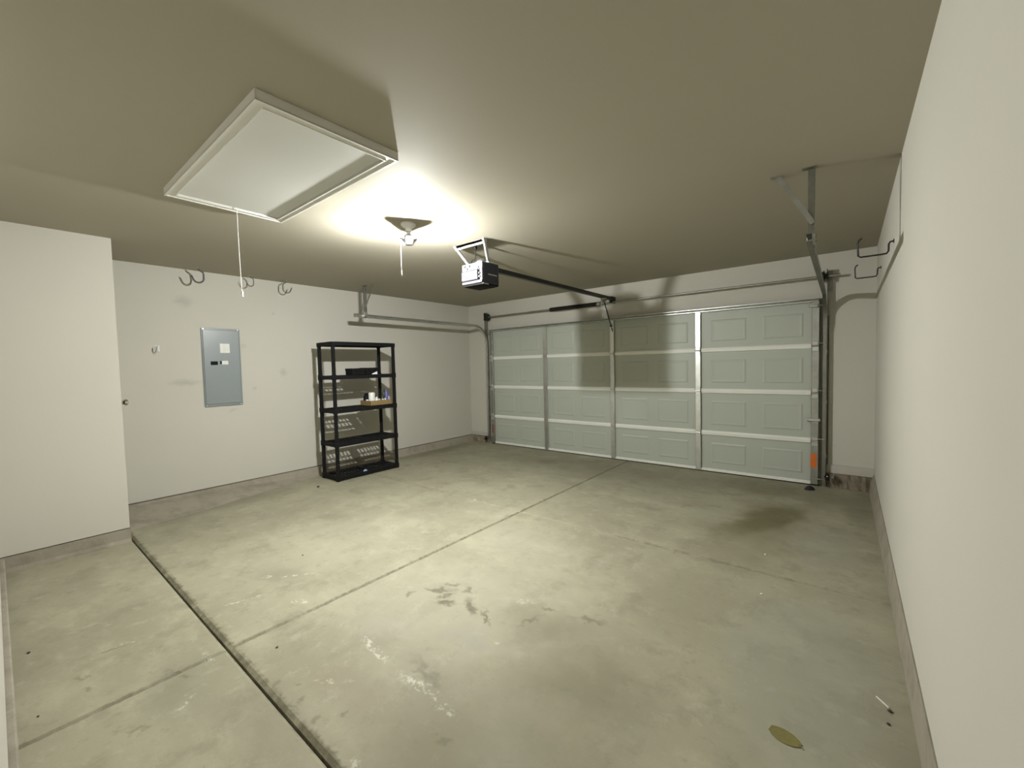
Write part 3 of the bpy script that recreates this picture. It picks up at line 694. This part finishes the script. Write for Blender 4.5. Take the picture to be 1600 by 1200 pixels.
# things on the shelves
zb = 1.3575
def flat_case(y0, y1, h, x0, x1, label):
    t = thing('plastic_case', label, 'case', ((x0 + x1) / 2, (y0 + y1) / 2, zb), 'dark flat cases on the upper shelf')
    m = MB(); m.box(x0, x1, y0, y1, zb, zb + h * .62, .006, seg=2); m.build('base', 'black_plastic', t)
    m = MB(); m.box(x0 - .003, x1 + .003, y0 - .004, y1 + .004, zb + h * .62, zb + h, .006, seg=2); m.build('lid', 'black_plastic', t)
    m = MB(); m.box(x1 + .002, x1 + .008, (y0 + y1) / 2 - .02, (y0 + y1) / 2 + .02, zb + h * .45, zb + h * .75, .001); m.build('catch', 'black_plastic', t)
    return t
flat_case(3.000, 3.195, .088, -5.30, -5.13, 'left one of two flat black cases on the second shelf from top')
c2 = flat_case(3.210, 3.400, .092, -5.31, -5.14, 'right one of two flat black cases on the second shelf, beside the rear post')
wl = MB(); wl.loft([[(-5.125, 3.285, zb), (-5.105, 3.285, zb), (-5.110, 3.285, zb + .010)], [(-5.125, 3.365, zb), (-5.105, 3.365, zb), (-5.112, 3.365, zb + .040)]])  # added white sliver, a highlight on the case built as a solid
tag(wl.build('highlight_sliver', 'paper'), 'white sliver standing in for the highlight on the right black case', 'paper')

zt = .9255
tx0, tx1, ty0, ty1, th = -5.33, -5.092, 3.225, 3.577, .068
tr = thing('cardboard_tray', 'shallow brown cardboard tray on the middle shelf', 'tray', ((tx0 + tx1) / 2, (ty0 + ty1) / 2, zt))
m = MB(); m.box(tx0, tx1, ty0, ty1, zt, zt + .004)
for a in ((tx0, tx0 + .004, ty0, ty1), (tx1 - .004, tx1, ty0, ty1), (tx0, tx1, ty0, ty0 + .004), (tx0, tx1, ty1 - .004, ty1)): m.box(*a, zt, zt + th)
m.box(tx1 - .003, tx1 + .003, ty0 + .17, ty0 + .20, zt, zt + th + .002); m.build('tray_walls', 'cardboard', tr)
zi = zt + .0045
def bottle(name, x, y, r, h, mat, label, cat, cap=None, caph=.02, rot=0, z=zi, group='small bottles and jars in the tray'):
    t = thing(name, label, cat, (x, y, z), group)
    if cap:
        bh = h - caph
        MB().lathe([(r * .94, 0), (r, .004), (r, bh * .82), (r * .8, bh * .92), (r * .55, bh), (.001, bh)], c=(x, y, z), n=20).build('body', mat, t, smooth=True)
        MB().lathe([(r * .6, bh - .001), (r * .62, h - .003), (r * .5, h), (.001, h)], c=(x, y, z), n=16).build('cap', cap, t, smooth=True)
    else:
        MB().lathe([(r * .94, 0), (r, .004), (r, h - .006), (r * .92, h), (.001, h)], c=(x, y, z), n=24).build('body', mat, t, smooth=True)
        MB().lathe([(r * .93, h - .0005), (r * .90, h + .004), (.001, h + .005)], c=(x, y, z), n=24).build('lid', mat, t, smooth=True)
    return t
bottle('jar', -5.142, 3.285, .043, .172, 'white_plastic', 'tall white round jar at the front left of the cardboard tray', 'jar')
bottle('bottle', -5.135, 3.355, .024, .112, 'white_plastic', 'narrow white bottle touching the tall white jar', 'bottle', 'white_plastic')
bottle('jar', -5.20, 3.252, .020, .075, 'white_plastic', 'short white pot at the left rim of the cardboard tray', 'jar')
bottle('can', -5.26, 3.275, .040, .165, 'black_plastic', 'black can behind the tall white jar', 'can', 'black_plastic')
bottle('can', -5.17, 3.415, .024, .080, 'dark_green', 'low dark can in middle of tray with a white lid', 'can', 'white_plastic', .03)
bottle('can', -5.13, 3.455, .022, .078, 'dark_green', 'second dark can right of tray middle with a white lid', 'can', 'white_plastic', .03)
bottle('bottle', -5.15, 3.505, .020, .082, 'lilac', 'small lilac bottle near the right end of tray with a white cap', 'bottle', 'white_plastic', .025)
bottle('bottle', -5.120, 3.546, .022, .088, 'white_plastic', 'small white bottle with a lilac cap, rightmost at the tray front', 'bottle', 'lilac', .035)
bottle('can', -5.27, 3.42, .030, .120, 'dark_green', 'dark green can at the back of tray between white jar and post', 'can', 'dark_green')
bottle('bottle', -5.24, 3.546, .021, .205, 'dark_green', 'tall dark green bottle at the right back of the tray', 'bottle', 'dark_green', .04)
def violet_can(x, y, label):
    bottle('spray_can', x, y, .022, .205, 'purple', label, 'can', 'purple', .03, z=zi)
violet_can(-5.180, 3.546, 'tall violet can standing at the right end of the cardboard tray')
m = MB(); m.box(-5.225, -5.215, 3.345, 3.395, zi, zi + .085, .002); m.box(-5.19, -5.182, 3.375, 3.395, zi, zi + .088, .002)
tag(m.build('folded_leaflet', 'paper'), 'white folded leaflet standing in the middle of the tray', 'leaflet')
zw = tops[0] + .0005
m = MB(); m.loft([[(-5.075, 3.065, zw), (-5.050, 3.060, zw), (-5.055, 3.062, zw + .012)], [(-5.080, 3.09, zw), (-5.046, 3.092, zw), (-5.060, 3.09, zw + .024)], [(-5.072, 3.115, zw), (-5.052, 3.118, zw), (-5.06, 3.116, zw + .010)]])
tag(m.build('wrapper', 'blue_wrapper'), 'small pale blue wrapper lying on the bottom shelf', 'wrapper')
m = MB(); m.box(-5.30, -5.20, 3.10, 3.17, zw, zw + .03, .006); tag(m.build('small_box', 'black_plastic'), 'small black box at the back of the bottom shelf', 'box')

# ------------------------------------------------------------------ safety sensors by the door feet
def sensor(x, s, y, z, label):
    t = thing('photo_eye_sensor', label, 'sensor', (x, y, z), 'door safety sensors')
    m = MB(); m.box(x - .018, x + .018, y - .030, y + .012, z - .03, z + .035, .004); m.build('body', 'black_plastic', t)
    m = MB(); m.lathe([(.012, 0), (.012, .008), (.001, .010)], mat=Matrix.Translation((x - .018 * s, y - .01, z + .005)) @ Matrix.Rotation(-PI / 2 * s, 4, 'Y'), n=14); m.build('eye', 'rubber', t)
    m = MB(); m.box(min(x, x + .055 * s), max(x, x + .055 * s), y + .010, y + .014, z - .012, z + .018); m.box(min(x + .05 * s, x + .055 * s), max(x + .05 * s, x + .055 * s), y, D - .03, z - .012, z + .018); m.build('bracket', 'galv_dull', t)
    m = MB(); m.box(x - .006, x + .006, y - .0315, y - .029, z + .012, z + .020); m.build('indicator', 'white_plastic', t)
    m = MB(); m.tube([(x + .01 * s, y, z - .028), (x + .014 * s, y + .004, z - .08), (x + .02 * s, y + .01, .008)], .003, 6); m.build('wire', 'black_plastic', t)
sensor(-.168, 1, D - .115, .128, 'black safety sensor at the foot of the right door track')
sensor(-5.215, -1, D - .115, .105, 'black safety sensor at the foot of the left door track')

# ------------------------------------------------------------------ loose bits on the floor
t = MB()
prof = []
for i in range(9):
    u = i / 8; w = .034 * math.sin(PI * min(1, u * .90 + .07)) ** .6 + .001; x = -.052 + .104 * u; zc = .003 + .002 * (2 * u - 1) ** 2
    prof.append([(x, -w, zc), (x, 0, zc - .0006), (x, w, zc), (x, w, zc + .001), (x, 0, zc + .0006), (x, -w, zc + .001)])
t.loft(prof)
T = Matrix.Translation((-.174, 1.820, -.002)) @ Matrix.Rotation(math.radians(-14), 4, 'Z')
bmesh.ops.transform(t.bm, matrix=T, verts=t.bm.verts)
lf = thing('fallen_leaf', 'oval olive-coloured leaf lying on the floor near the right wall', 'leaf', (-.174, 1.82, 0))
t.build('blade', 'leaf', lf, smooth=True)
m = MB(); m.tube([T @ Vector((.046, 0, .006)), T @ Vector((.056, -.003, .005)), T @ Vector((.064, -.008, .004))], [.003, .002, .0018], 6); m.build('stem', 'leaf', lf, smooth=True)
m = MB(); n = 10; rings = []
for i in range(n + 1):
    u = i / n; x = -.365 + .098 * u; hgt = .045 * math.sin(PI * u) ** .7 + .002; wd = .03 * math.sin(PI * u) ** .6 + .003; y = 5.515 + .035 * u
    rings.append([(x, y - wd, .0005), (x, y - wd * .6, hgt * .7), (x, y, hgt), (x, y + wd * .6, hgt * .7), (x, y + wd, .0005)])
m.loft(rings); tag(m.build('rubber_scrap', 'rubber', smooth=True), 'black curved rubber scrap on the floor below the orange sticker', 'scrap')
def pebble(x, y, r, mat, name, label, cat, group):
    m = MB(); rr = random.Random(int(x * 1000) + int(y * 77)); bmesh.ops.create_icosphere(m.bm, subdivisions=2, radius=r)
    for v in m.bm.verts: v.co *= rr.uniform(.8, 1.15); v.co.z *= .55; v.co += Vector((x, y, r * .5))
    tag(m.build(name, mat, smooth=False), label, cat, group)
pebble(-5.05, 2.44, .016, 'grit', 'pebble', 'dark pebble on floor left of the shelving unit', 'pebble', 'bits of grit on the floor')
pebble(-3.311, .030 + .02, .007, 'grit', 'pebble', 'dark speck beside the back curb at far left', 'pebble', 'bits of grit on the floor')
pebble(-2.657, .052, .0045, 'grit', 'pebble', 'tiny dark speck near the end of the joint at lower left', 'pebble', 'bits of grit on the floor')
pebble(.144, 2.207, .008, 'grit', 'pebble', 'dark speck beside the white sliver near the right wall', 'pebble', 'bits of grit on the floor')
pebble(.136, 2.125, .006, 'grit', 'pebble', 'dark speck nearest the camera along the right wall', 'pebble', 'bits of grit on the floor')
pebble(-2.30, .859, .006, 'grit', 'pebble', 'dark speck just right of where two joints cross', 'pebble', 'bits of grit on the floor')
pebble(-3.288, 1.444, .006, 'grit', 'pebble', 'dark speck in the left bay, beyond white chips', 'pebble', 'bits of grit on the floor')
pebble(-.461, 3.495, .008, 'chip', 'paint_chip', 'white paint chip on the floor beyond the far joint', 'paint chip', 'white paint chips on the floor')
pebble(-.400, 2.881, .007, 'chip', 'paint_chip', 'white paint chip on the floor before the far joint', 'paint chip', 'white paint chips on the floor')
m = MB(); m.box(-.03, .03, -.0025, .0025, 0, .004, .001, mat=Matrix.Translation((.124, 2.250, .0005)) @ Matrix.Rotation(-.9, 4, 'Z')); tag(m.build('splinter', 'chip'), 'thin white splinter on the floor by right wall', 'splinter')

# ------------------------------------------------------------------ camera
f_px = 653.519
R = Vector((0.77954844, 0.62588401, -0.02394638)); U = Vector((-0.00947412, 0.05001067, 0.99870375)); F = Vector((-0.62627028, 0.77831108, -0.04491544))
cam = bpy.data.cameras.new('camera'); co_ = bpy.data.objects.new('camera', cam); COL.objects.link(co_)
cam.sensor_fit = 'HORIZONTAL'; cam.sensor_width = 36.0; cam.lens = 36.0 * f_px / 1600.0; cam.clip_start = .01; cam.clip_end = 60
Mx = Matrix((R, U, -F)).transposed().to_4x4(); Mx.translation = Vector((0, 0, 1.4369)); co_.matrix_world = Mx
S.camera = co_

# ------------------------------------------------------------------ world and view
w = bpy.data.worlds.new('night'); S.world = w; w.use_nodes = True
w.node_tree.nodes['Background'].inputs['Color'].default_value = (0.01, 0.012, 0.02, 1)
w.node_tree.nodes['Background'].inputs['Strength'].default_value = .2
S.view_settings.view_transform = 'Standard'; S.view_settings.look = 'None'; S.view_settings.gamma = 1.0
S.view_settings.use_curve_mapping = False; S.view_settings.exposure = 0.0
S.cycles.use_denoising = True
S.cycles.max_bounces = 12; S.cycles.diffuse_bounces = 8; S.cycles.glossy_bounces = 4
S.cycles.sample_clamp_indirect = 8.0
S.cycles.caustics_reflective = False; S.cycles.caustics_refractive = False
for o in bpy.data.objects:
    if '_w' in o: del o['_w']
